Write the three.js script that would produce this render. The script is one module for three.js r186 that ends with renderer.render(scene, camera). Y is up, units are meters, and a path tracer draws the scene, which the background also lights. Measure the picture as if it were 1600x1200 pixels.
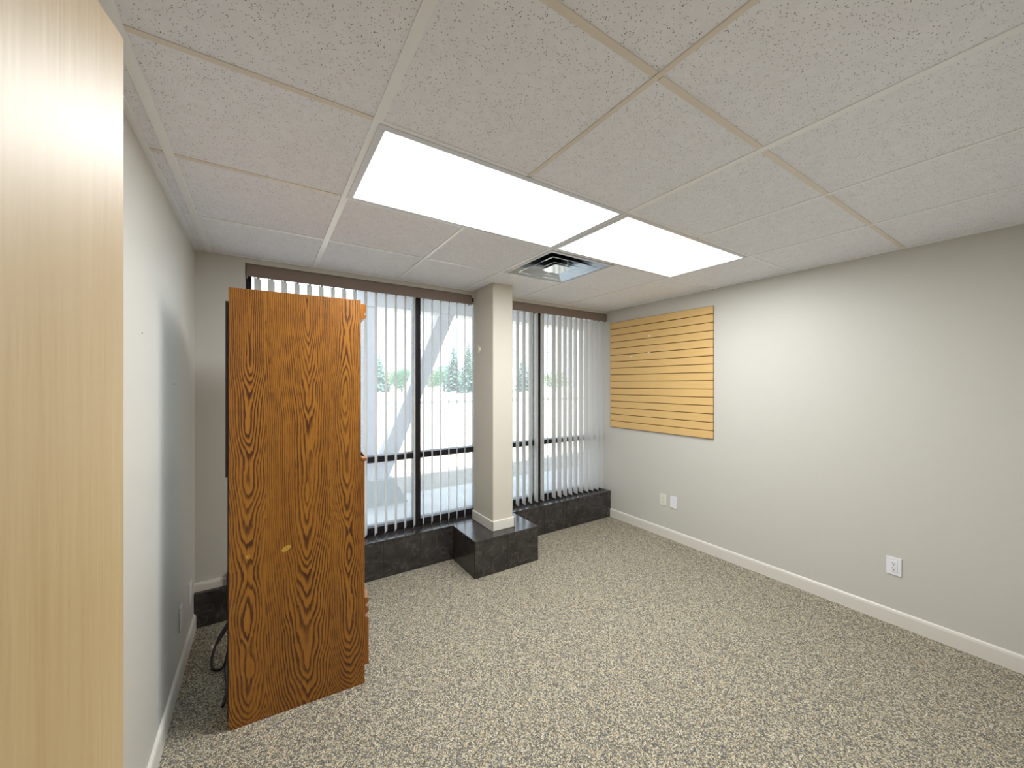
import * as THREE from 'three';
import { RectAreaLightUniformsLib } from 'three/addons/lights/RectAreaLightUniformsLib.js';
import { RoundedBoxGeometry } from 'three/addons/geometries/RoundedBoxGeometry.js';
import { mergeGeometries } from 'three/addons/utils/BufferGeometryUtils.js';

RectAreaLightUniformsLib.init();
const scene = new THREE.Scene();
const renderer = new THREE.WebGLRenderer({ antialias: true });
renderer.toneMapping = THREE.LinearToneMapping;
renderer.toneMappingExposure = 1.12;
renderer.shadowMap.enabled = true;

// ---------------------------------------------------------------- camera
const EYE = 1.548, CEIL = 2.406;
const FOCAL = 596;                                        // pixels in the 1600 x 1200 frame
const camera = new THREE.PerspectiveCamera(2 * Math.atan(600 / FOCAL) * 180 / Math.PI, 4 / 3, 0.02, 400);
camera.position.set(0, EYE, 0);
const YAW = Math.atan(388 / 596);
camera.lookAt(Math.sin(YAW), EYE, -Math.cos(YAW));

// ---------------------------------------------------------------- sky and sun
scene.background = new THREE.Color().setRGB(0.86, 0.95, 1.0);
scene.backgroundIntensity = 3.3;
const sun = new THREE.DirectionalLight(new THREE.Color().setRGB(1.0, 0.95, 0.86), 14.0);
sun.position.set(4.5, 10, 3.7).multiplyScalar(4);
sun.target.position.set(0, 0, 0);
sun.castShadow = true; sun.shadow.radius = 4;
Object.assign(sun.shadow.camera, { left: -60, right: 60, top: 60, bottom: -60, near: 1, far: 200 });
sun.shadow.mapSize.set(4096, 4096);
sun.name = 'sun';
scene.add(sun, sun.target);
const LAMP = 15.5;                                        // radiance of the two ceiling troffers
const LAMP_COLOR = new THREE.Color().setRGB(0.94, 0.975, 1.0);

// ---------------------------------------------------------------- helpers
function rng(seed) { let a = seed >>> 0; return () => { a = (a + 0x6D2B79F5) | 0; let t = Math.imul(a ^ (a >>> 15), 1 | a); t = (t + Math.imul(t ^ (t >>> 7), 61 | t)) ^ t; return ((t ^ (t >>> 14)) >>> 0) / 4294967296; }; }
const taken = new Map();
function numbered(name) { const n = taken.get(name) ?? 0; taken.set(name, n + 1); return n ? name + '_' + String(n).padStart(3, '0') : name; }
function shade(o) { o.castShadow = true; o.receiveShadow = true; return o; }
function part(name, geometry, material, parent) { const m = shade(new THREE.Mesh(geometry, material)); m.name = name; parent.add(m); return m; }
function thing(name, label, category, pos = [0, 0, 0], turn = 0, group) {
  const o = new THREE.Group(); o.name = numbered(name); o.position.set(...pos); o.rotation.y = turn;
  o.userData = { label, category }; if (group) o.userData.group = group; scene.add(o); return o;
}
function single(name, geometry, material, label, category, pos = [0, 0, 0], group) {
  const m = part(numbered(name), geometry, material, scene); m.position.set(...pos);
  m.userData = { label, category }; if (group) m.userData.group = group; return m;
}
function struct(name, label, category) { const o = new THREE.Group(); o.name = numbered(name); o.userData = { kind: 'structure', label, category }; scene.add(o); return o; }
function structMesh(name, geometry, material, label, category) { const m = part(numbered(name), geometry, material, scene); m.userData = { kind: 'structure', label, category }; return m; }
function metreUV(g) {                                     // planar uv in metres by the dominant normal axis
  const p = g.attributes.position, n = g.attributes.normal, uv = new Float32Array(p.count * 2);
  for (let i = 0; i < p.count; i++) {
    const ax = Math.abs(n.getX(i)), ay = Math.abs(n.getY(i)), az = Math.abs(n.getZ(i));
    const [u, v] = ax >= ay && ax >= az ? [p.getZ(i), p.getY(i)] : ay >= az ? [p.getX(i), p.getZ(i)] : [p.getX(i), p.getY(i)];
    uv[2 * i] = u; uv[2 * i + 1] = v;
  }
  g.setAttribute('uv', new THREE.BufferAttribute(uv, 2)); return g;
}
const box = (x0, x1, y0, y1, z0, z1) => metreUV(new THREE.BoxGeometry(x1 - x0, y1 - y0, z1 - z0).translate((x0 + x1) / 2, (y0 + y1) / 2, (z0 + z1) / 2));
const rbox = (x0, x1, y0, y1, z0, z1, r = 0.003, s = 2) => metreUV(new RoundedBoxGeometry(x1 - x0, y1 - y0, z1 - z0, s, r).translate((x0 + x1) / 2, (y0 + y1) / 2, (z0 + z1) / 2));
const join = (...gs) => mergeGeometries(gs.map((g) => { const h = g.index ? g.toNonIndexed() : g; for (const k of Object.keys(h.attributes)) if (!['position', 'normal', 'uv'].includes(k)) h.deleteAttribute(k); return h; }));
const tube = (pts, r, seg = 40, rs = 8) => new THREE.TubeGeometry(new THREE.CatmullRomCurve3(pts.map((p) => new THREE.Vector3(...p))), seg, r, rs, false);
// profile of [a, b] points extruded along x (length), a -> z, b -> y
function profileX(pts, x0, x1) {
  const s = new THREE.Shape(pts.map(([a, b]) => new THREE.Vector2(a, b)));
  const g = new THREE.ExtrudeGeometry(s, { depth: x1 - x0, bevelEnabled: false, curveSegments: 6 });
  g.applyMatrix4(new THREE.Matrix4().makeBasis(new THREE.Vector3(0, 0, 1), new THREE.Vector3(0, 1, 0), new THREE.Vector3(-1, 0, 0)));   // extrusion runs to -x
  g.translate(x1, 0, 0); g.computeVertexNormals(); return metreUV(g);
}
// value noise
function noise2(seed) {
  const r = rng(seed), N = 256, t = new Float32Array(N * N); for (let i = 0; i < N * N; i++) t[i] = r();
  return (x, y) => {
    const xi = Math.floor(x), yi = Math.floor(y), fx = x - xi, fy = y - yi, u = fx * fx * (3 - 2 * fx), v = fy * fy * (3 - 2 * fy);
    const a = (xi & 255), b = ((xi + 1) & 255), c = (yi & 255) * N, d = ((yi + 1) & 255) * N;
    return (t[c + a] * (1 - u) + t[c + b] * u) * (1 - v) + (t[d + a] * (1 - u) + t[d + b] * u) * v;
  };
}
const nA = noise2(11), nB = noise2(23), nC = noise2(37);
function texture(w, h, fn, srgb = true) {                 // fn(x, y) -> [r, g, b] 0..255
  const d = new Uint8Array(w * h * 4);
  for (let y = 0; y < h; y++) for (let x = 0; x < w; x++) { const c = fn(x, y), i = (y * w + x) * 4; d[i] = Math.max(0, Math.min(255, c[0])); d[i + 1] = Math.max(0, Math.min(255, c[1])); d[i + 2] = Math.max(0, Math.min(255, c[2])); d[i + 3] = 255; }
  const t = new THREE.DataTexture(d, w, h); t.wrapS = t.wrapT = THREE.RepeatWrapping; t.magFilter = THREE.LinearFilter; t.minFilter = THREE.LinearMipmapLinearFilter; t.generateMipmaps = true;
  if (srgb) t.colorSpace = THREE.SRGBColorSpace; t.needsUpdate = true; return t;
}
const rep = (t, sx, sy = sx) => { t.repeat.set(1 / sx, 1 / sy); return t; };
const std = (o) => new THREE.MeshStandardMaterial(o);
const phys = (o) => new THREE.MeshPhysicalMaterial(o);
const mixc = (a, b, t) => [a[0] + (b[0] - a[0]) * t, a[1] + (b[1] - a[1]) * t, a[2] + (b[2] - a[2]) * t];
const sstep = (a, b, x) => { const t = Math.max(0, Math.min(1, (x - a) / (b - a))); return t * t * (3 - 2 * t); };

// ---------------------------------------------------------------- materials
// carpet: loop pile in beige, tan, grey-blue and charcoal yarns
const carpetMap = (() => {
  const S = 1024, r = rng(5), H = new Float32Array(S * S).fill(0), C = new Uint8Array(S * S * 3);
  const yarn = [[206, 196, 170], [196, 182, 150], [216, 208, 190], [160, 144, 114], [124, 127, 128], [80, 80, 82], [146, 134, 112], [188, 174, 146], [106, 109, 110], [206, 190, 158]];
  for (let i = 0; i < S * S; i++) { C[3 * i] = 112; C[3 * i + 1] = 108; C[3 * i + 2] = 98; }
  for (let k = 0; k < 62000; k++) {
    const cx = r() * S, cy = r() * S, a = r() * Math.PI, L = 2.6 + r() * 2.6, W = 1.5 + r() * 1.1, c = yarn[Math.floor(r() * yarn.length)], j = 0.9 + r() * 0.2, lift = 0.4 + r() * 0.6, R = 6;
    for (let dy = -R; dy <= R; dy++) for (let dx = -R; dx <= R; dx++) {
      const u = (dx * Math.cos(a) + dy * Math.sin(a)) / L, v = (-dx * Math.sin(a) + dy * Math.cos(a)) / W, q = 1 - u * u - v * v; if (q <= 0) continue;
      const i = ((Math.round(cy + dy) + S) % S) * S + (Math.round(cx + dx) + S) % S, h = Math.sqrt(q) * lift;
      if (h > H[i] * 0.92) { H[i] = Math.max(H[i], h); C[3 * i] = Math.min(255, c[0] * j); C[3 * i + 1] = Math.min(255, c[1] * j); C[3 * i + 2] = Math.min(255, c[2] * j); }
    }
  }
  return { color: rep(texture(S, S, (x, y) => { const i = y * S + x; return [C[3 * i], C[3 * i + 1], C[3 * i + 2]]; }), 1.0), bump: rep(texture(S, S, (x, y) => { const v = H[y * S + x] * 255; return [v, v, v]; }, false), 1.0) };
})();
const M = {};
M.carpet = std({ map: carpetMap.color, bumpMap: carpetMap.bump, bumpScale: 0.003, roughness: 1 });
const peel = rep(texture(512, 512, (x, y) => { const v = 128 + 90 * (nA(x / 6, y / 6) - 0.5) + 60 * (nB(x / 2.6, y / 2.6) - 0.5); return [v, v, v]; }, false), 0.5);
M.wall = std({ color: 0xcecbc3, roughness: 0.5, bumpMap: peel, bumpScale: 0.0004 });
M.columnPaint = std({ color: 0xcfc8ba, roughness: 0.5, bumpMap: peel, bumpScale: 0.0004 });
M.trim = std({ color: 0xe2ddd4, roughness: 0.4 });
M.ceilTile = (() => {
  const S = 1024, r = rng(91), D = new Float32Array(S * S);
  for (let k = 0; k < 2400; k++) {
    const cx = r() * S, cy = r() * S, a = r() * Math.PI, L = 1.5 + r() * r() * 3.6, W = 1.0 + r() * 1.3, s = 0.5 + 0.5 * r(), R = 9;
    for (let dy = -R; dy <= R; dy++) for (let dx = -R; dx <= R; dx++) {
      const u = (dx * Math.cos(a) + dy * Math.sin(a)) / L, v = (-dx * Math.sin(a) + dy * Math.cos(a)) / W, q = 1 - u * u - v * v; if (q <= 0) continue;
      const i = ((Math.round(cy + dy) + S) % S) * S + (Math.round(cx + dx) + S) % S; D[i] = Math.max(D[i], Math.min(1, q * 2) * s);
    }
  }
  const color = rep(texture(S, S, (x, y) => { const g = 6 * (nA(x / 3, y / 3) - 0.5) + 5 * (nB(x / 40, y / 40) - 0.5); return mixc([240 + g, 240 + g, 246 + g], [104, 94, 86], D[y * S + x]); }), 0.61);  // pits are holes; their inner shade is painted dark into the tile colour
  const bump = rep(texture(S, S, (x, y) => { const v = 225 - 200 * D[y * S + x] + 24 * (nC(x / 2.5, y / 2.5) - 0.5); return [v, v, v]; }, false), 0.61);
  return std({ map: color, bumpMap: bump, bumpScale: 0.002, roughness: 0.95 });
})();
M.tee = std({ color: 0xf3f3f5, roughness: 0.35 });
M.teeAged = std({ color: 0xe4dace, roughness: 0.45 });
M.fixture = std({ color: 0xd9dae0, roughness: 0.35 });
M.lens = std({ color: 0xf4f4f0, roughness: 0.4, emissive: new THREE.Color().setRGB(1.0, 0.985, 0.94), emissiveIntensity: 0.9 });
M.steel = std({ color: 0xd5dbe2, metalness: 1, roughness: 0.17 });
M.duct = std({ color: 0x26242a, roughness: 0.7, metalness: 0.3 });
M.bronze = std({ color: 0x2a2527, roughness: 0.38, metalness: 0.35 });
M.glass = phys({ color: 0xeef2f6, roughness: 0.36, transmission: 1, thickness: 0, ior: 1.5 });
M.valance = std({ color: 0x86756a, roughness: 0.6 });
M.slat = phys({ color: 0xe2e0de, roughness: 0.85, transmission: 0.45, thickness: 0 });
M.slatClip = std({ color: 0xd6d6d2, roughness: 0.4 });
const slateTone = (x, y, S) => { const n = 0.5 * nA(x / 60, y / 40) + 0.3 * nB(x / 18, y / 14) + 0.2 * nC(x / 5, y / 5); const vein = Math.pow(1 - Math.abs(2 * (0.6 * nB(x / 90 + 7, y / 70) + 0.4 * nA(x / 30, y / 34)) - 1), 14); return [n, vein]; };
M.slate = phys({
  map: rep(texture(1024, 512, (x, y) => { const [n, v] = slateTone(x, y); const g = 30 + 34 * n; return [g + 4 + 26 * v, g + 24 * v, g - 1 + 23 * v]; }), 1.2, 0.6),
  bumpMap: rep(texture(1024, 512, (x, y) => { const v = 255 * slateTone(x, y)[0]; return [v, v, v]; }, false), 1.2, 0.6), bumpScale: 0.0006, roughness: 0.2, ior: 1.6,
});
M.grout = std({ color: 0x5e5a56, roughness: 0.9 });
// oak veneer of the cabinet side: three plain-sawn leaves with cathedral figure
const oakField = (u, v, leafs) => {                       // u, v in metres
  let L = leafs[0]; for (const l of leafs) if (u >= l.from) L = l;
  const vj = v + 0.025 * (nC(u * 230 + L.seed, v * 2.5) - 0.5) + 0.04 * (nA(u * 60 + L.seed, v * 5) - 0.5); const yy = v + L.shift, wob = L.a * 1.3 * (nA(L.seed + yy * 1.9, 3.1) - 0.5) + L.a * 0.4 * (nB(L.seed + yy * 7, 9.2) - 0.5);
  const x = u - L.c - 0.035 * (nC(L.seed + yy * 1.3, 5.5) - 0.5) - 0.006 * (nB(u * 12 + L.seed, yy * 5) - 0.5);
  const D = Math.max(0, L.d0 - L.k * vj) + wob + 0.007 * (nA(u * 22 + L.seed, yy * 11) - 0.5);
  const r = 0.8 * Math.sqrt(x * x * L.w + D * D) + 0.2 * (0.8 * Math.abs(x) + Math.abs(D));
  const jag = 0.16 * (nB(u * 700, v * 24) - 0.5) + 0.12 * (nC(u * 420 + 3, v * 60) - 0.5);
  const sp = 0.0068;
  const t = (r + 0.004 * nC(r * 60, L.seed + v * 0.8)) / sp + jag; const q = t - Math.floor(t);
  let dark = sstep(0.0, 0.07, q) * (1 - sstep(0.16, 0.62, q));
  dark *= 0.25 + 1.0 * (0.6 * nA(u * 26 + L.seed, v * 3) + 0.4 * nB(r * 180, v * 2 + L.seed));
  const pore = sstep(0.60, 0.80, nB(u * 900 + L.seed, v * 26)) * 0.30 + sstep(0.55, 0.8, nA(u * 500, v * 12)) * 0.18;
  return Math.min(1, dark + pore * (0.5 + dark));
};
const LEAFS = [{ from: -1, c: 0.075, w: 1.0, d0: 0.125, k: 0.052, seed: 3.7, shift: 0.4, a: 0.05 }, { from: 0.136, c: 0.305, w: 0.9, d0: 0.13, k: 0.058, seed: 17.3, shift: 0, a: 0.026 }, { from: 0.4, c: 0.485, w: 1.2, d0: 0.115, k: 0.05, seed: 41.9, shift: 0.2, a: 0.055 }];
function oakTexture(W, H, mw, mh, leafs, light, mid, darkc) {
  return texture(W, H, (x, y) => {
    const u = x / W * mw, v = y / H * mh, d = oakField(u, v, leafs);
    const tone = 0.6 * nA(u * 9, v * 1.4) + 0.4 * nB(u * 30, v * 2);
    return mixc(mixc(light, mid, tone), darkc, d);
  });
}
M.oak = std({ map: oakTexture(1024, 2048, 0.56, 1.98, LEAFS, [178, 120, 40], [154, 97, 30], [76, 38, 12]), roughness: 0.42 });
M.oakPlain = std({ map: rep(oakTexture(512, 512, 0.5, 0.5, [{ from: -1, c: -0.2, w: 1, d0: 0.1, k: 0.02, seed: 8.1, shift: 0, a: 0.02 }], [182, 116, 42], [156, 92, 32], [100, 52, 18]), 0.5), roughness: 0.3 });
M.backBoard = std({ color: 0x2b1a14, roughness: 0.7 });
M.filler = std({ color: 0xc9a040, roughness: 0.8 });
// pale varnished birch door
M.door = phys({
  map: texture(512, 1024, (x, y) => { const u = x / 512 * 0.84, v = y / 1024 * 2.08; const n = 0.5 * nA(u * 60, v * 1.6) + 0.3 * nB(u * 180, v * 4) + 0.2 * nC(u * 420, v * 14); const c = 0.5 * nB(u * 7 + 2, v * 1.1); return mixc([210, 184, 138], [190, 158, 108], 0.55 * n + c); }),
  roughness: 0.5, clearcoat: 0.6, clearcoatRoughness: 0.4, bumpMap: texture(512, 1024, (x, y) => { const v = 255 * (0.6 * nA(x / 5, y / 60) + 0.4 * nB(x / 2, y / 30)); return [v, v, v]; }, false), bumpScale: 0.0006,
});
M.maple = std({ map: rep(texture(512, 512, (x, y) => { const n = 0.6 * nA(x / 90, y / 5) + 0.4 * nB(x / 30, y / 2.2); return mixc([228, 192, 130], [214, 174, 110], n); }), 1.2, 0.4), roughness: 0.38 });
M.mapleGroove = std({ color: 0x7a5224, roughness: 0.8 });
M.white_mark = std({ color: 0xf2efe8, roughness: 0.4 });
M.plateCream = std({ color: 0xe9e5d8, roughness: 0.3 });
M.plateWhite = std({ color: 0xeeedf2, roughness: 0.28 });
M.slot = std({ color: 0x55524e, roughness: 0.6 });
M.cordBrown = std({ color: 0x2c1917, roughness: 0.45 });
M.cordBlack = std({ color: 0x1d1718, roughness: 0.4 });
M.plug = std({ color: 0xd9cfd0, roughness: 0.4 });
M.cleat = std({ color: 0xe6dcc4, roughness: 0.35 });
M.hole = std({ color: 0x4b4642, roughness: 0.9 });
M.concrete = std({ map: rep(texture(512, 512, (x, y) => { const g = 176 + 26 * (nA(x / 50, y / 50) - 0.5) + 30 * (nB(x / 4, y / 4) - 0.5); return [g, g + 1, g]; }), 2), roughness: 0.9 });
M.pierConcrete = std({ color: 0x8f9695, roughness: 0.9 });
M.strut = std({ color: 0xc9c7d2, roughness: 0.6 });
M.grass = std({ map: rep(texture(512, 512, (x, y) => { const n = 0.5 * nA(x / 30, y / 30) + 0.3 * nB(x / 8, y / 8) + 0.2 * nC(x / 2, y / 2); return mixc([206, 200, 184], [188, 182, 160], n); }), 6), roughness: 1 });
M.ground = std({ map: rep(texture(512, 512, (x, y) => { const n = 0.5 * nA(x / 40, y / 40) + 0.3 * nB(x / 7, y / 7) + 0.2 * nC(x / 2, y / 2); return mixc([150, 144, 134], [112, 106, 98], n); }), 3), roughness: 1 });
M.asphalt = std({ color: 0x64625f, roughness: 0.95 });
M.needles = std({ color: 0x5d7d72, roughness: 0.9, side: THREE.DoubleSide });
M.leavesGreen = std({ color: 0x5f8f6c, roughness: 0.9, side: THREE.DoubleSide });
M.leavesPale = std({ color: 0x93a27d, roughness: 0.9, side: THREE.DoubleSide });
M.bark = std({ color: 0x7a6a5c, roughness: 1 });
M.pole = std({ color: 0xd9d6cf, roughness: 0.5 });
M.wire = std({ color: 0x6f7a80, roughness: 0.6 });

// ---------------------------------------------------------------- room shell
const XL = -0.37, XR = 3.405, ZB = -3.16, ZF = 0.06, TOP = 2.72;
const floor = structMesh('floor', box(XL - 0.12, XR + 0.12, -0.12, 0, -3.38, 1.6), M.carpet, 'speckled beige and grey loop pile office carpet', 'carpet');
const wallLeft = structMesh('wall_left', box(XL - 0.12, XL, 0, TOP, -3.38, 1.6), M.wall, 'pale painted wall between the open wooden door and the window wall', 'wall');
const wallRight = structMesh('wall_right', box(XR, XR + 0.12, 0, TOP, -3.38, 1.6), M.wall, 'greige painted wall carrying the slatted display panel', 'wall');
structMesh('wall_back', join(
  box(XL, -0.106, 0.20, TOP, -3.38, ZB),                   // pier left of the window
  box(-0.106, XR, 2.372, TOP, -3.38, ZB),                  // header above the valances
), M.wall, 'greige painted wall strip around the window opening', 'wall');
structMesh('wall_front', join(box(XL, -0.34, 0, TOP, ZF, ZF + 0.12), box(0.54, XR, 0, TOP, ZF, ZF + 0.12), box(-0.34, 0.54, 2.10, TOP, ZF, ZF + 0.12)), M.wall, 'painted entry wall with the doorway', 'wall');
structMesh('wall_hall', box(XL - 0.12, XR + 0.12, 0, TOP, 1.6, 1.72), M.wall, 'painted far wall of the hallway outside the room', 'wall');
const column = struct('wall_column', 'square painted column standing on the black tiled box between the windows', 'column');
part('shaft', rbox(1.63, 1.83, 0.30, CEIL + 0.03, -3.16, -2.80, 0.006), M.columnPaint, column);
{
  const bb = (x0, x1, z0, z1) => rbox(x0, x1, 0.30, 0.385, z0, z1, 0.005);
  part('base_trim', join(bb(1.616, 1.844, -2.80, -2.786), bb(1.616, 1.63, -3.16, -2.786), bb(1.83, 1.844, -3.16, -2.786)), M.trim, column);
}
// baseboards
const bbProfile = [[0, 0], [0.013, 0], [0.013, 0.078], [0.010, 0.090], [0.004, 0.096], [0, 0.096]];
{
  const g = profileX(bbProfile, 0, ZF + 3.11);             // runs along x, to be turned along the right wall
  g.rotateY(-Math.PI / 2); g.translate(XR, 0, -3.11);      // z -> -x
  structMesh('baseboard_right', g, M.trim, 'off-white baseboard along the right wall', 'baseboard');
  const h = profileX(bbProfile, 0, ZF + 3.11); h.rotateY(Math.PI / 2); h.translate(XL, 0, ZF);
  structMesh('baseboard_left', h, M.trim, 'off-white baseboard along the left wall', 'baseboard');
  const k = profileX([[0, 0], [0.03, 0], [0.03, 0.042], [0.026, 0.05], [0, 0.05]], XL, -0.205); k.translate(0, 0.222, ZB);
  structMesh('baseboard_back', k, M.trim, 'short off-white baseboard above the black tiles left of the cabinet', 'baseboard');
}
// roof of the building, plenum above the tiles
structMesh('ceiling_roof', box(-9, 13, TOP, 3.05, -3.55, 6), M.concrete, 'flat building roof above the suspended ceiling', 'roof');

// black slate plinth below the windows: body, facing tiles, sill tiles
const plinth = struct('wall_plinth', 'black slate tiled plinth and column box under the windows', 'plinth');
const PF = -3.11, PH = 0.30;
part('plinth_core', join(box(XL, -0.205, 0, 0.218, -3.38, PF - 0.006), box(-0.205, XR, 0, PH - 0.008, -3.38, PF - 0.006), box(1.405, 2.02, 0, PH - 0.008, PF - 0.02, -2.695)), M.grout, plinth);
{
  const edges = (a, b, first, step) => { const e = [a]; for (let x = first; x < b - 0.03; x += step) if (x > a + 0.03) e.push(x); e.push(b); return e; };
  const faceRow = (a, b, z, first, y1 = PH - 0.01) => { const e = edges(a, b, first, 0.305); for (let i = 0; i + 1 < e.length; i++) part('slate_tile', rbox(e[i] + 0.001, e[i + 1] - 0.001, 0.001, y1, z - 0.009, z, 0.0015, 1), M.slate, plinth); };
  faceRow(XL + 0.002, -0.205, PF, 5, 0.218);
  faceRow(-0.205, 1.402, PF, 0.19, PH - 0.01);
  faceRow(2.024, XR - 0.002, PF, 2.42, PH - 0.01);
  faceRow(1.402, 2.024, -2.687, 1.707);
  for (const [x0, x1] of [[1.400, 1.409], [2.017, 2.026]]) part('slate_tile', rbox(x0, x1, 0.001, PH - 0.01, PF + 0.001, -2.697, 0.0015, 1), M.slate, plinth);
  const sill = (x0, x1, z0, z1) => part('sill_tile', rbox(x0 + 0.001, x1 - 0.001, PH - 0.0095, PH, z0, z1, 0.002, 1), M.slate, plinth);
  { const e = edges(-0.205, XR - 0.001, 0.19, 0.61); for (let i = 0; i + 1 < e.length; i++) sill(e[i], e[i + 1], -3.36, PF + 0.004); }
  sill(1.398, 1.713, PF + 0.006, -2.683); sill(1.713, 2.028, PF + 0.006, -2.683);
}

// ---------------------------------------------------------------- windows: dark bronze storefront frames and panes
const ZW0 = -3.37, ZW1 = -3.272, ZG = -3.325;
function storefront(x0, x1, mullions, label) {
  const w = struct(numbered('window').replace(/^window(_0*(\d+))?$/, (m, a, b) => 'window_' + (b ? +b + 1 : 1)), label, 'window');
  part('jamb', rbox(x0, x0 + 0.032, PH, 2.38, ZW0, ZW1, 0.002, 1), M.bronze, w);
  part('jamb', rbox(x1 - 0.032, x1, PH, 2.38, ZW0, ZW1, 0.002, 1), M.bronze, w);
  for (const m of mullions) part('mullion', rbox(m - 0.025, m + 0.025, PH, 2.38, ZW0, ZW1 + 0.012, 0.002, 1), M.bronze, w);
  const xs = [x0 + 0.032, ...mullions.flatMap((m) => [m - 0.025, m + 0.025]), x1 - 0.032];
  for (let i = 0; i < xs.length; i += 2) {
    const a = xs[i], b = xs[i + 1];
    part('head_rail', rbox(a, b, 2.33, 2.38, ZW0, ZW1, 0.002, 1), M.bronze, w);
    part('transom_rail', rbox(a, b, 0.895, 0.945, ZW0, ZW1, 0.002, 1), M.bronze, w);
    part('bottom_rail', rbox(a, b, PH, 0.358, ZW0, ZW1, 0.002, 1), M.bronze, w);
    part('upper_pane', box(a, b, 0.945, 2.33, ZG, ZG + 0.0005), M.glass, w);
    part('lower_pane', box(a, b, 0.358, 0.895, ZG, ZG + 0.0005), M.glass, w);
  }
}
storefront(-0.106, 1.755, [1.135], 'dark bronze framed window left of the column, behind the vertical blind');
storefront(1.757, XR, [2.465], 'dark bronze framed window right of the column, behind the vertical blind');

// ---------------------------------------------------------------- suspended ceiling
const ceiling = struct('ceiling', 'white suspended ceiling of fissured tiles in a metal grid', 'ceiling');
const TX = [XL, -0.297, 0.313, 0.923, 1.532, 2.142, 2.751, XR];
const TZ = [ZB, -2.515, -1.895, -1.283, -0.672, ZF];
const LIGHTS = [[2, 2, 4], [4, 2, 6]];                     // [first column, row, end column] in TX, TZ indices: light cells are row TZ[2]..TZ[3]
const skipCell = (i, j) => (j === 2 && i >= 2 && i < 6) || (i === 4 && j === 1);
{
  const r = rng(77);
  for (let i = 0; i + 1 < TX.length; i++) for (let j = 0; j + 1 < TZ.length; j++) {
    if (skipCell(i, j)) continue;
    const g = box(TX[i] + 0.003, TX[i + 1] - 0.003, CEIL + 0.004, CEIL + 0.02, TZ[j] + 0.003, TZ[j + 1] - 0.003), uv = g.attributes.uv, ou = r(), ov = r(), flip = r() < 0.5;
    for (let k = 0; k < uv.count; k++) { const u = uv.getX(k) + ou, v = uv.getY(k) + ov; uv.setXY(k, flip ? v : u, flip ? u : v); }
    part('ceiling_tile', g, M.ceilTile, ceiling);
  }
  const main = 0.014, cross = 0.009;
  const alongZ = (x, z0, z1, w, m) => part('grid_tee', rbox(x - w, x + w, CEIL, CEIL + 0.006, z0, z1, 0.0012, 1), m, ceiling);
  const alongX = (z, x0, x1, w, m) => part('grid_tee', rbox(x0, x1, CEIL + 0.0006, CEIL + 0.006, z - w, z + w, 0.0012, 1), m, ceiling);
  alongZ(TX[1], ZB, ZF, 0.015, M.tee); alongZ(TX[2], ZB, ZF, 0.015, M.tee); alongZ(TX[4], ZB, ZF, main, M.tee);
  for (const [x, m] of [[TX[3], M.teeAged], [TX[5], M.tee], [TX[6], M.tee]]) { alongZ(x, TZ[0], TZ[1], cross, M.tee); alongZ(x, TZ[1], TZ[2], cross, M.tee); alongZ(x, TZ[3], TZ[4], cross, m); alongZ(x, TZ[4], TZ[5], cross, m); }
  alongZ(TX[6], TZ[2], TZ[3], cross, M.tee);
  for (let j = 1; j <= 4; j++) for (let i = 0; i + 1 < TX.length; i++) alongX(TZ[j], TX[i] + 0.012, TX[i + 1] - 0.012, j === 4 || j === 2 ? 0.011 : 0.010, (j === 4 && i > 1) || (j === 2 && i < 2) || (j === 3 && i < 2) ? M.teeAged : M.tee);
  // wall angle moulding
  part('wall_angle', box(XL, XL + 0.02, CEIL - 0.001, CEIL + 0.02, ZB, ZF), M.tee, ceiling);
  part('wall_angle', box(XR - 0.02, XR, CEIL - 0.001, CEIL + 0.02, ZB, ZF), M.tee, ceiling);
  part('wall_angle', box(XL, XR, CEIL - 0.001, CEIL + 0.02, ZB, ZB + 0.02), M.tee, ceiling);
}
// hall ceiling
structMesh('ceiling_hall', box(XL, XR, CEIL, CEIL + 0.03, ZF + 0.12, 1.6), M.ceilTile, 'plain tiled ceiling of the hallway outside the room', 'ceiling');

// ---------------------------------------------------------------- troffers
function troffer(x0, x1, z0, z1, label) {
  const t = thing('ceiling_light', label, 'ceiling light', [(x0 + x1) / 2, CEIL, (z0 + z1) / 2], 0, 'fluorescent troffers in the ceiling grid');
  const w = (x1 - x0) / 2 - 0.006, d = (z1 - z0) / 2 - 0.006, fw = 0.026;
  part('frame', join(rbox(-w, w, -0.003, 0.012, -d, -d + fw, 0.002, 1), rbox(-w, w, -0.003, 0.012, d - fw, d, 0.002, 1), rbox(-w, -w + fw, -0.003, 0.012, -d + fw, d - fw, 0.002, 1), rbox(w - fw, w, -0.003, 0.012, -d + fw, d - fw, 0.002, 1)), M.fixture, t);
  part('lens', box(-w + fw, w - fw, 0.003, 0.007, -d + fw, d - fw), M.lens, t);
  part('housing', join(box(-w, w, 0.09, 0.095, -d, d), box(-w, w, 0.012, 0.09, -d, -d + 0.004), box(-w, w, 0.012, 0.09, d - 0.004, d), box(-w, -w + 0.004, 0.012, 0.09, -d, d), box(w - 0.004, w, 0.012, 0.09, -d, d)), M.fixture, t);
  const a = new THREE.RectAreaLight(LAMP_COLOR, LAMP, 2 * (w - fw), 2 * (d - fw)); a.name = 'troffer_glow';
  a.position.set(0, -0.001, 0); a.rotation.x = -Math.PI / 2; t.add(a);
  return t;
}
troffer(TX[2], TX[4], TZ[2], TZ[3], 'nearer of two glowing rectangular ceiling light panels, the larger in view');
troffer(TX[4], TX[6], TZ[2], TZ[3], 'farther glowing ceiling light panel, toward the right wall beside the vent');

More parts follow.
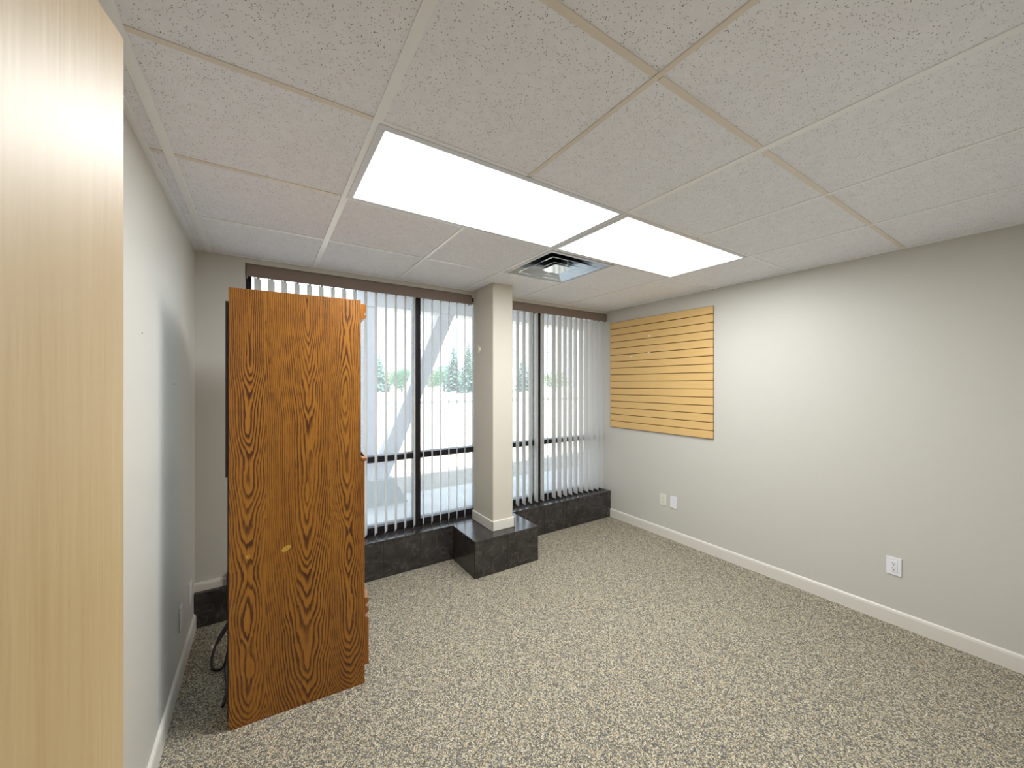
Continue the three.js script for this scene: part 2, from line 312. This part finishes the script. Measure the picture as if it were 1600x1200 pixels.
// ---------------------------------------------------------------- square cone air diffuser
{
  const cx = (TX[4] + TX[5]) / 2, cz = (TZ[1] + TZ[2]) / 2;
  const t = thing('air_diffuser', 'square polished metal air diffuser vent next to the ceiling lights', 'vent', [cx, CEIL, cz]);
  const cone = (b, yb, a, ya, th = 0.0015) => {            // square frustum shell from half-size b at yb to a at ya
    const q = []; const ring = (s, y) => [[-s, y, -s], [s, y, -s], [s, y, s], [-s, y, s]];
    const B = ring(b, yb), A = ring(a, ya), B2 = ring(b - th * 2, yb), A2 = ring(a - th * 2, ya);
    const quad = (p, q1, r, s) => q.push(...p, ...q1, ...r, ...p, ...r, ...s);
    for (let i = 0; i < 4; i++) { const j = (i + 1) % 4; quad(B[i], A[i], A[j], B[j]); quad(B2[j], A2[j], A2[i], B2[i]); quad(B[j], B2[j], B2[i], B[i]); quad(A[i], A2[i], A2[j], A[j]); }
    const g = new THREE.BufferGeometry(); g.setAttribute('position', new THREE.Float32BufferAttribute(q, 3)); g.computeVertexNormals(); g.setAttribute('uv', new THREE.Float32BufferAttribute(new Float32Array(q.length / 3 * 2), 2)); return g;
  };
  const H = 0.293;
  part('frame', join(rbox(-H, H, -0.004, 0.006, -H, -H + 0.024, 0.002, 1), rbox(-H, H, -0.004, 0.006, H - 0.024, H, 0.002, 1), rbox(-H, -H + 0.024, -0.004, 0.006, -H + 0.024, H - 0.024, 0.002, 1), rbox(H - 0.024, H, -0.004, 0.006, -H + 0.024, H - 0.024, 0.002, 1)), M.fixture, t);
  part('outer_cone', cone(0.270, 0.0, 0.15, 0.085), M.steel, t);
  part('middle_cone', cone(0.205, -0.004, 0.120, 0.050), M.steel, t);
  part('middle_cone', cone(0.212, -0.004, 0.198, 0.004), M.steel, t);
  part('inner_cone', cone(0.135, -0.006, 0.075, 0.026), M.steel, t);
  part('centre_plate', rbox(-0.085, 0.085, -0.002, 0.002, -0.085, 0.085, 0.0015, 1), M.steel, t);
  const neck = new THREE.CylinderGeometry(0.125, 0.125, 0.13, 40, 1, true).translate(0, 0.15, 0), cap = new THREE.CylinderGeometry(0.125, 0.125, 0.004, 40).translate(0, 0.215, 0);
  part('neck_duct', join(neck, cap, box(-0.2, -0.1, 0.086, 0.09, -0.2, 0.2), box(0.1, 0.2, 0.086, 0.09, -0.2, 0.2), box(-0.1, 0.1, 0.086, 0.09, 0.1, 0.2), box(-0.1, 0.1, 0.086, 0.09, -0.2, -0.1)), M.duct, t);
  part('hanger', box(-0.004, 0.004, 0.0, 0.1, -0.12, 0.12), M.steel, t);
}

// ---------------------------------------------------------------- vertical blinds
const slatGeo = (() => {
  const w = 0.089, sag = 0.006, n = 6, th = 0.0006, pts = [];
  for (let i = 0; i <= n; i++) { const s = i / n - 0.5; pts.push(new THREE.Vector2(s * w, sag * (1 - 4 * s * s) + th)); }
  for (let i = n; i >= 0; i--) { const s = i / n - 0.5; pts.push(new THREE.Vector2(s * w, sag * (1 - 4 * s * s) - th)); }
  const g = new THREE.ExtrudeGeometry(new THREE.Shape(pts), { depth: 1.97, bevelEnabled: false });
  g.rotateX(-Math.PI / 2); return g;                       // width along x, height along y from 0
})();
function blind(x0, x1, slats, label) {
  const b = thing('vertical_blind', label, 'blind', [(x0 + x1) / 2, 0, -3.215]);
  const cx = (x0 + x1) / 2, o = -cx;
  part('valance', join(rbox(x0 + o, x1 + o, 2.286, 2.370, 0.036, 0.043, 0.002, 1), rbox(x0 + o, x0 + o + 0.006, 2.286, 2.370, -0.04, 0.036, 0.002, 1), rbox(x1 + o - 0.006, x1 + o, 2.286, 2.370, -0.04, 0.036, 0.002, 1)), M.valance, b);
  part('headrail', rbox(x0 + o + 0.008, x1 + o - 0.008, 2.318, 2.362, -0.022, 0.022, 0.003, 1), M.slatClip, b);
  for (const [x, deg] of slats) {
    const s = part('slat', slatGeo, M.slat, b); s.position.set(x + o, 0.318, 0); s.rotation.y = (90 - deg) * Math.PI / 180;
    part('hanger_clip', rbox(-0.007, 0.007, 1.965, 2.002, -0.002, 0.010, 0.001, 1), M.slatClip, s);
  }
}
{
  const r = rng(31), L = [], R = [];
  for (let k = 0; k < 21; k++) L.push([-0.034 + 0.0803 * k, 27 + (r() - 0.5) * 2.5]);
  for (let k = 0; k < 19; k++) { const x = 1.923 + 0.0788 * k; let d = 11 + (r() - 0.5) * 2; if (k === 8) d = 37; if (k > 13) d = 11 - (k - 13) * 3.2; R.push([x, d]); }
  blind(-0.100, 1.624, L, 'open vertical blind with brown valance on the window left of the column');
  blind(1.836, XR - 0.004, R, 'partly closed vertical blind with brown valance between column and slatted panel');
}

// ---------------------------------------------------------------- door, standing open at the left
{
  const d = struct('door_1', 'pale varnished wooden door standing open beside the left wall', 'door');
  const W = 0.84, A = 11 * Math.PI / 180;
  d.position.set(-0.181, 0, -0.822); d.rotation.y = -A;    // local +z runs from the leading edge to the hinges, face at local x = 0
  const g = new RoundedBoxGeometry(0.04, 2.07, W, 1, 0.0015).translate(-0.02, 2.07 / 2 + 0.012, W / 2), p = g.attributes.position, uv = g.attributes.uv;
  for (let i = 0; i < p.count; i++) uv.setXY(i, p.getZ(i) / 0.84, p.getY(i) / 2.08);
  part('leaf', g, M.door, d);
  for (const y of [0.25, 1.04, 1.84]) part('hinge', new THREE.CylinderGeometry(0.006, 0.006, 0.1, 12).translate(-0.004, y, W + 0.006), M.steel, d);
}

// ---------------------------------------------------------------- oak cabinet
{
  const T = Math.atan2(0.041, 0.552);
  const c = thing('oak_cabinet', 'tall oak wall unit seen from its side in front of the window', 'cabinet', [-0.1316, 0, -2.112], -T);
  const D = 0.553, H = 1.98, W = 0.36, E2 = 0.018;         // local: x depth, -z width
  const sideGeo = (() => {
    const sh = new THREE.Shape([[0, 0], [D + E2, 0], [D + E2, 1.150], [D, 1.150], [D, H], [0, H]].map(([x, y]) => new THREE.Vector2(x, y)));
    const q = new THREE.ExtrudeGeometry(sh, { depth: 0.016, bevelEnabled: true, bevelSize: 0.0015, bevelThickness: 0.002, bevelOffset: -0.0015, bevelSegments: 2 }).translate(0, 0, 0.002), p = q.attributes.position, uv = q.attributes.uv, n = q.attributes.normal;
    for (let i = 0; i < p.count; i++) if (Math.abs(n.getZ(i)) > 0.6) uv.setXY(i, p.getX(i) / 0.572, p.getY(i) / H); else uv.setXY(i, 0.4 + p.getZ(i) / 0.57, p.getY(i) / H);
    return q;
  })();
  for (const z of [-0.02, -W]) part('side_panel', sideGeo, M.oak, c).position.z = z;
  part('top_board', rbox(0, D, H - 0.022, H - 0.001, -W + 0.02, -0.02, 0.002, 1), M.oakPlain, c);
  for (const y of [1.55, 0.78]) part('shelf', rbox(0.01, D - 0.03, y, y + 0.02, -W + 0.02, -0.02, 0.002, 1), M.oakPlain, c);
  part('base_board', rbox(0.0, D - 0.02, 0.0, 0.08, -W + 0.02, -0.02, 0.002, 1), M.oakPlain, c);
  // desk ledge between the two halves: half-round nosing past the front
  const ledge = part('ledge', rbox(0.01, D + 0.030, 1.148, 1.170, -W + 0.02, -0.021, 0.009, 3), M.oakPlain, c);
  part('ledge_nosing', rbox(D - 0.001, D + 0.030, 1.148, 1.170, -W - 0.002, 0.002, 0.009, 3), M.oakPlain, c);
  // crown moulding on the front edge
  const crown = new THREE.Shape(); crown.moveTo(0, 0); crown.lineTo(0.016, 0); crown.quadraticCurveTo(0.024, 0.0, 0.024, 0.010); crown.quadraticCurveTo(0.023, 0.020, 0.017, 0.022); crown.lineTo(0.017, 0.028); crown.quadraticCurveTo(0.025, 0.030, 0.025, 0.045); crown.lineTo(0.025, 0.064); crown.quadraticCurveTo(0.024, 0.075, 0.012, 0.076); crown.lineTo(0, 0.076); crown.closePath();
  part('crown_moulding', metreUV(new THREE.ExtrudeGeometry(crown, { depth: W, bevelEnabled: false, curveSegments: 8 }).translate(D, 1.885, -W)), M.oakPlain, c);
  // drawer fronts low down, with routed finger pulls on the top edge
  const dr = new THREE.Shape(); dr.moveTo(0, 0); dr.lineTo(0.020, 0); dr.lineTo(0.020, 0.242); dr.lineTo(0.004, 0.250); dr.lineTo(0.004, 0.262); dr.lineTo(0.020, 0.272); dr.lineTo(0.020, 0.296); dr.lineTo(0.005, 0.303); dr.lineTo(0.005, 0.312); dr.lineTo(0.020, 0.322); dr.lineTo(0.020, 0.344); dr.lineTo(0.0, 0.350); dr.closePath();
  for (const [z0, z1] of [[-W + 0.004, -0.004]]) {
    const f = part('drawer', metreUV(new THREE.ExtrudeGeometry(dr, { depth: z1 - z0, bevelEnabled: false }).translate(D + E2, 0.092, z0)), M.oakPlain, c);
    part('drawer_box', box(0.06, D + E2, 0.10, 0.40, z0 + 0.03, z1 - 0.03), M.oakPlain, f);
  }
  for (const [z0, z1] of [[-W + 0.004, -0.004]]) part('cupboard_door', rbox(D - 0.024, D - 0.002, 1.185, 1.875, z0 + 0.018, z1 - 0.018, 0.004, 2), M.oakPlain, c);
  part('back_board', join(rbox(-0.012, -0.0005, 1.13, 1.918, -W + 0.01, -0.006, 0.001, 1), rbox(-0.005, -0.0005, 0.05, 1.13, -W + 0.01, -0.008, 0.001, 1)), M.backBoard, c);
  const spot = (x, y, rx, ry, a) => { const g = new THREE.CylinderGeometry(1, 1, 0.0008, 18).rotateX(Math.PI / 2).scale(rx, ry, 1).rotateZ(a).translate(x, y, 0.0004); part('filler_spot', g, M.filler, c).userData.label = 'pale filled screw hole'; part('screw_hole', new THREE.CylinderGeometry(0.0022, 0.0022, 0.0006, 10).rotateX(Math.PI / 2).translate(x + 0.002, y + 0.002, 0.0011), M.hole, c); };
  spot(0.072, 0.762, 0.0085, 0.0085, 0); spot(0.222, 0.770, 0.021, 0.011, 0.5);
}
// cords behind the cabinet
{
  const cord = (pts, r, m, label) => { const t = thing('extension_cord', label, 'cord', [0, 0, 0], 0, 'cords lying behind the cabinet'); part('cable', tube(pts, r), m, t); return t; };
  const a = cord([[-0.075, 0.30, -2.98], [-0.12, 0.20, -2.93], [-0.19, 0.07, -2.87], [-0.235, 0.014, -2.83]], 0.008, M.cordBrown, 'brown cord ending in a pale plug behind the cabinet');
  part('plug', rbox(-0.013, 0.013, -0.009, 0.009, -0.018, 0.018, 0.004), M.plug, a).position.set(-0.244, 0.012, -2.815);
  cord([[-0.10, 0.22, -2.90], [-0.15, 0.16, -2.85], [-0.215, 0.09, -2.76], [-0.24, 0.03, -2.68], [-0.225, 0.009, -2.60], [-0.185, 0.02, -2.57], [-0.165, 0.08, -2.63], [-0.155, 0.14, -2.72], [-0.10, 0.24, -2.84]], 0.0065, M.cordBlack, 'dark looped cord hanging to the carpet behind the cabinet');
  cord([[-0.11, 0.13, -2.76], [-0.15, 0.06, -2.70], [-0.172, 0.02, -2.60], [-0.168, 0.008, -2.52], [-0.155, 0.008, -2.40], [-0.165, 0.008, -2.28]], 0.0065, M.cordBrown, 'brown cord running forward along the carpet by the cabinet back');
}

// ---------------------------------------------------------------- slatted display panel
{
  const z0 = -3.105, z1 = -1.89, y0 = 1.05, y1 = 2.256, n = 16, p = (y1 - y0) / n;
  const t = thing('slatwall_panel', 'square maple slatted display panel on the right wall', 'display panel', [XR, (y0 + y1) / 2, (z0 + z1) / 2]);
  const cy = (y0 + y1) / 2, h = (z1 - z0) / 2;
  part('backing', rbox(-0.010, -0.0005, y0 - cy, y1 - cy, -h, h, 0.001, 1), M.mapleGroove, t);
  const g = rbox(-0.020, -0.009, 0.0035, p - 0.0035, -h, h, 0.002, 2);
  { const uv = g.attributes.uv, n2 = g.attributes.normal; }
  for (let k = 0; k < n; k++) { const s = part('slat', g, M.maple, t); s.position.y = y0 - cy + k * p; }
  for (const [z, y] of [[-2.565, 2.052], [-2.57, 1.876], [-2.80, 1.848]]) part('white_mark', rbox(-0.0212, -0.0198, y - cy - 0.006, y - cy + 0.006, z + (z0 + z1) / -2 - 0.016, z + (z0 + z1) / -2 + 0.016, 0.0005, 1), M.white_mark, t).userData.label = 'small white mark';  // three small white marks set on the slat faces
}

// ---------------------------------------------------------------- wall plates
function plate(wallX, dir, y, z, kind, label, h = 0.118) {
  const t = thing('wall_plate', label, 'wall outlet', [wallX, y, z], dir < 0 ? 0 : Math.PI, 'electrical plates low on the walls');   // local -x faces the room
  const m = kind === 'cream' ? M.plateCream : M.plateWhite;
  part('cover', rbox(-0.006, -0.0003, -h / 2, h / 2, -0.036, 0.036, 0.0025, 2), m, t);
  if (kind === 'cream') for (const s of [-1, 1]) { const o = part('socket', new THREE.CylinderGeometry(0.015, 0.015, 0.002, 20).rotateZ(Math.PI / 2).translate(-0.0068, s * 0.0195, 0), m, t); part('slot', join(box(-0.0084, -0.0076, s * 0.0195 - 0.004, s * 0.0195 + 0.005, -0.0065, -0.0045), box(-0.0084, -0.0076, s * 0.0195 - 0.004, s * 0.0195 + 0.005, 0.0045, 0.0065), box(-0.0084, -0.0076, s * 0.0195 - 0.010, s * 0.0195 - 0.006, -0.002, 0.002)), M.slot, o); }
  if (kind === 'decora') { const o = part('socket', rbox(-0.0085, -0.005, -0.034, 0.034, -0.017, 0.017, 0.0015, 1), m, t); for (const s of [-1, 1]) part('slot', join(box(-0.0092, -0.0084, s * 0.016 + 0.001, s * 0.016 + 0.009, -0.0075, -0.0055), box(-0.0092, -0.0084, s * 0.016 + 0.001, s * 0.016 + 0.008, 0.0055, 0.0075), box(-0.0092, -0.0084, s * 0.016 - 0.009, s * 0.016 - 0.004, -0.0025, 0.0025)), M.slot, o); }
  if (kind === 'blank') part('insert', rbox(-0.0075, -0.005, -0.034, 0.034, -0.017, 0.017, 0.0012, 1), m, t);
  for (const s of [-1, 1]) part('screw', new THREE.CylinderGeometry(0.0028, 0.0028, 0.001, 10).rotateZ(Math.PI / 2).translate(-0.0063, s * (kind === 'cream' ? 0 : 0.048), 0), m, t);
}
plate(XR, -1, 0.3735, -2.412, 'cream', 'cream duplex outlet below the slatted panel, left of the blank white plate');
plate(XR, -1, 0.3755, -2.293, 'blank', 'blank white wall plate right of the cream outlet');
plate(XR, -1, 0.375, -0.717, 'decora', 'square-faced white duplex outlet alone near the right end of the wall', 0.114);
plate(XL, 1, 0.315, -2.64, 'blank', 'white plate low on the left wall, nearer the wooden door', 0.125);
plate(XL, 1, 0.305, -2.95, 'blank', 'white plate low on the left wall, nearer the window corner', 0.125);

// cord cleat on the column
{
  const z = -3.02, y = 1.86;
  const t = thing('cord_cleat', 'small cream cord cleat on the left face of the column', 'cleat', [1.63, y, z]);
  part('horns', new THREE.CapsuleGeometry(0.007, 0.062, 6, 14).scale(0.7, 1, 1).translate(-0.018, 0, 0), M.cleat, t);
  part('base', rbox(-0.016, 0, -0.014, 0.014, -0.006, 0.006, 0.002, 1), M.cleat, t);
}
// nail holes
part('nail_hole', new THREE.CylinderGeometry(0.004, 0.004, 0.001, 10).rotateZ(Math.PI / 2).translate(XL + 0.0004, 1.548, -2.484), M.hole, wallLeft);
part('nail_hole', new THREE.CylinderGeometry(0.003, 0.003, 0.001, 10).rotateZ(Math.PI / 2).translate(XL + 0.0004, 1.732, -1.893), M.hole, wallLeft);

// ---------------------------------------------------------------- outdoors
const GY = -0.20;
structMesh('ground_lawn', box(-120, 160, GY - 0.5, GY - 0.01, -220, -6.0), M.grass, 'wide dry pale lawn outside the windows', 'lawn');
structMesh('ground_walk', box(-20, 30, GY - 0.4, GY, -6.02, -3.40), M.concrete, 'pale concrete walk right outside the windows', 'sidewalk');
structMesh('ground_bed', box(-20, 30, GY - 0.3, GY - 0.003, -7.4, -6.02), M.ground, 'strip of darker greyish ground along the concrete walk outside', 'ground');  // strip coloured darker than the lawn beyond it
structMesh('ground_road', box(-120, 160, GY - 0.02, GY - 0.004, -38, -32.5), M.asphalt, 'grey road crossing the lawn', 'road');
structMesh('wall_foundation', box(-9, 13, GY - 0.3, -0.125, -3.40, 6), M.concrete, 'concrete foundation of the building', 'foundation');
structMesh('wall_facade', join(box(-9, XL - 0.12, 0, TOP, -3.40, -3.28), box(XR + 0.12, 13, 0, TOP, -3.40, -3.28)), M.concrete, 'outer building wall to both sides of the windows', 'wall');
structMesh('ceiling_canopy', box(1.06, 13, 2.92, 3.05, -5.95, -3.50), M.strut, 'flat entrance canopy roof outside the windows', 'canopy');
structMesh('trim_1', rbox(1.08, 13, 2.645, 2.93, -5.86, -5.58, 0.01, 1), M.strut, 'grey canopy edge beam across the top of the windows', 'beam');
{
  const t = struct('wall_strut', 'grey canopy post and slanted brace on a concrete footing outside', 'canopy support');
  const ex = (pts, z0, z1) => metreUV(new THREE.ExtrudeGeometry(new THREE.Shape(pts.map(([x, y]) => new THREE.Vector2(x, y))), { depth: z1 - z0, bevelEnabled: true, bevelSize: 0.008, bevelThickness: 0.008, bevelSegments: 1 }).translate(0, 0, z0));
  part('footing', ex([[0.55, GY], [1.79, GY], [1.59, 0.165], [0.75, 0.165]], -6.45, -5.60), M.pierConcrete, t);
  part('post', rbox(1.12, 1.345, 0.16, 2.64, -5.84, -5.62, 0.01, 1), M.strut, t);
  part('brace', ex([[1.27, 0.16], [1.50, 0.16], [2.55, 2.64], [2.31, 2.64]], -5.83, -5.62), M.strut, t);
  part('gusset', ex([[1.30, 0.17], [1.44, 0.17], [1.36, 0.62], [1.34, 0.62]], -5.76, -5.70), M.strut, t);
}
// street pole and wire
{
  const p = thing('street_pole', 'slim pale pole standing on the lawn beyond the window', 'pole', [17.87, GY, -30.2]);
  part('shaft', new THREE.CylinderGeometry(0.06, 0.09, 5.0, 12).translate(0, 2.5, 0), M.pole, p);
  part('arm', tube([[0, 4.9, 0], [0.2, 5.1, 0], [0.8, 5.2, 0]], 0.04, 12), M.pole, p);
  single('power_line', tube([[-60, 9.2, -62], [0, 8.3, -62], [26, 8.05, -62], [60, 8.2, -62], [120, 9.0, -62]], 0.05, 60, 6), M.wire, 'thin overhead wire crossing the sky behind the trees', 'wire');
}
// trees
function spruce(x, z, h, w, seed, label) {
  const t = thing('spruce_tree', label, 'tree', [x, GY, z], 0, 'trees beyond the lawn'), r = rng(seed), q = [];
  const levels = Math.round(h * 2.6);
  for (let l = 0; l < levels; l++) {
    const f = l / levels, y = 0.6 + f * (h - 0.7), R = w / 2 * Math.pow(1 - f, 0.85) + 0.12, n = 11;
    for (let k = 0; k < n; k++) {
      const a = (k + r()) / n * 2 * Math.PI, rr = R * (0.7 + 0.5 * r()), droop = 0.25 * rr + 0.1, wd = 0.22 + 0.22 * rr, ca = Math.cos(a), sa = Math.sin(a);
      for (let s = 0; s < 3; s++) {                         // a branch: three overlapping drooping fans
        const f0 = s / 3, f1 = (s + 1.3) / 3, ww = wd * (1 - 0.6 * f0);
        const at = (ff, side) => [ca * rr * ff - sa * side, y - droop * ff * ff + 0.1 * side * side - Math.abs(side) * 0.4, sa * rr * ff + ca * side];
        q.push(...at(f0, 0), ...at(f1, ww), ...at(Math.min(1.15, f1 + 0.1), 0), ...at(f0, 0), ...at(Math.min(1.15, f1 + 0.1), 0), ...at(f1, -ww));
      }
    }
  }
  const g = new THREE.BufferGeometry(); g.setAttribute('position', new THREE.Float32BufferAttribute(q, 3)); g.computeVertexNormals();
  part('foliage', g, M.needles, t); part('trunk', new THREE.CylinderGeometry(0.03, 0.2, h, 8).translate(0, h / 2, 0), M.bark, t);
}
function leafy(x, z, h, w, seed, m, label) {
  const t = thing('leafy_tree', label, 'tree', [x, GY, z], 0, 'trees beyond the lawn'), r = rng(seed), q = [];
  for (let k = 0; k < 2600; k++) {
    const a = r() * 2 * Math.PI, c = 2 * r() - 1, s = Math.sqrt(1 - c * c), rad = Math.pow(r(), 0.35) * (0.82 + 0.3 * nA(seed + a * 1.5, c * 2 + 4));
    const px = w / 2 * rad * s * Math.cos(a), py = h * 0.56 + h * 0.44 * rad * c, pz = w / 2 * rad * s * Math.sin(a), L = 0.16 + 0.16 * r();
    for (let j = 0; j < 3; j++) q.push(px + (r() - 0.5) * 2 * L, py + (r() - 0.5) * 2 * L, pz + (r() - 0.5) * 2 * L);
  }
  const g = new THREE.BufferGeometry(); g.setAttribute('position', new THREE.Float32BufferAttribute(q, 3)); g.computeVertexNormals();
  part('foliage', g, m, t); part('trunk', new THREE.CylinderGeometry(0.1, 0.2, h * 0.6, 8).translate(0, h * 0.3, 0), M.bark, t);
}
const away = (px, d) => { const u = (px - 800) / FOCAL; return [d * (Math.sin(YAW) + Math.cos(YAW) * u), d * (-Math.cos(YAW) + Math.sin(YAW) * u)]; };
spruce(...away(709, 84), 10.9, 4.6, 101, 'tall spruce beyond the lawn, left of the pair by the column');
spruce(...away(732, 75), 10.4, 4.4, 102, 'tall spruce beyond the lawn, nearest the column');
spruce(...away(593, 79), 8.2, 4.6, 103, 'spruce beyond the lawn just right of the cabinet top');
leafy(...away(628, 78), 5.0, 4.4, 201, M.leavesGreen, 'round bright green tree left of the dark mullion');
leafy(...away(606, 93), 5.6, 5.0, 202, M.leavesPale, 'pale bushy tree beside the left spruce');
leafy(...away(641, 92), 5.4, 4.6, 203, M.leavesPale, 'pale tree right behind the round green tree');
leafy(...away(694, 92), 6.4, 5.4, 205, M.leavesGreen, 'green bushy tree left of the spruce pair');
leafy(...away(676, 96), 5.4, 5.0, 206, M.leavesPale, 'pale low tree behind the street pole');
leafy(...away(722, 106), 5.2, 6.0, 207, M.leavesPale, 'pale low tree between and behind the spruce pair');
leafy(...away(583, 101), 5.2, 5.0, 208, M.leavesGreen, 'green tree behind the canopy post');
spruce(...away(818, 88), 9.4, 4.6, 104, 'spruce seen through the blind right of the column');
leafy(...away(868, 90), 5.0, 6.0, 209, M.leavesPale, 'pale tree seen through the right blind');

renderer.render(scene, camera);
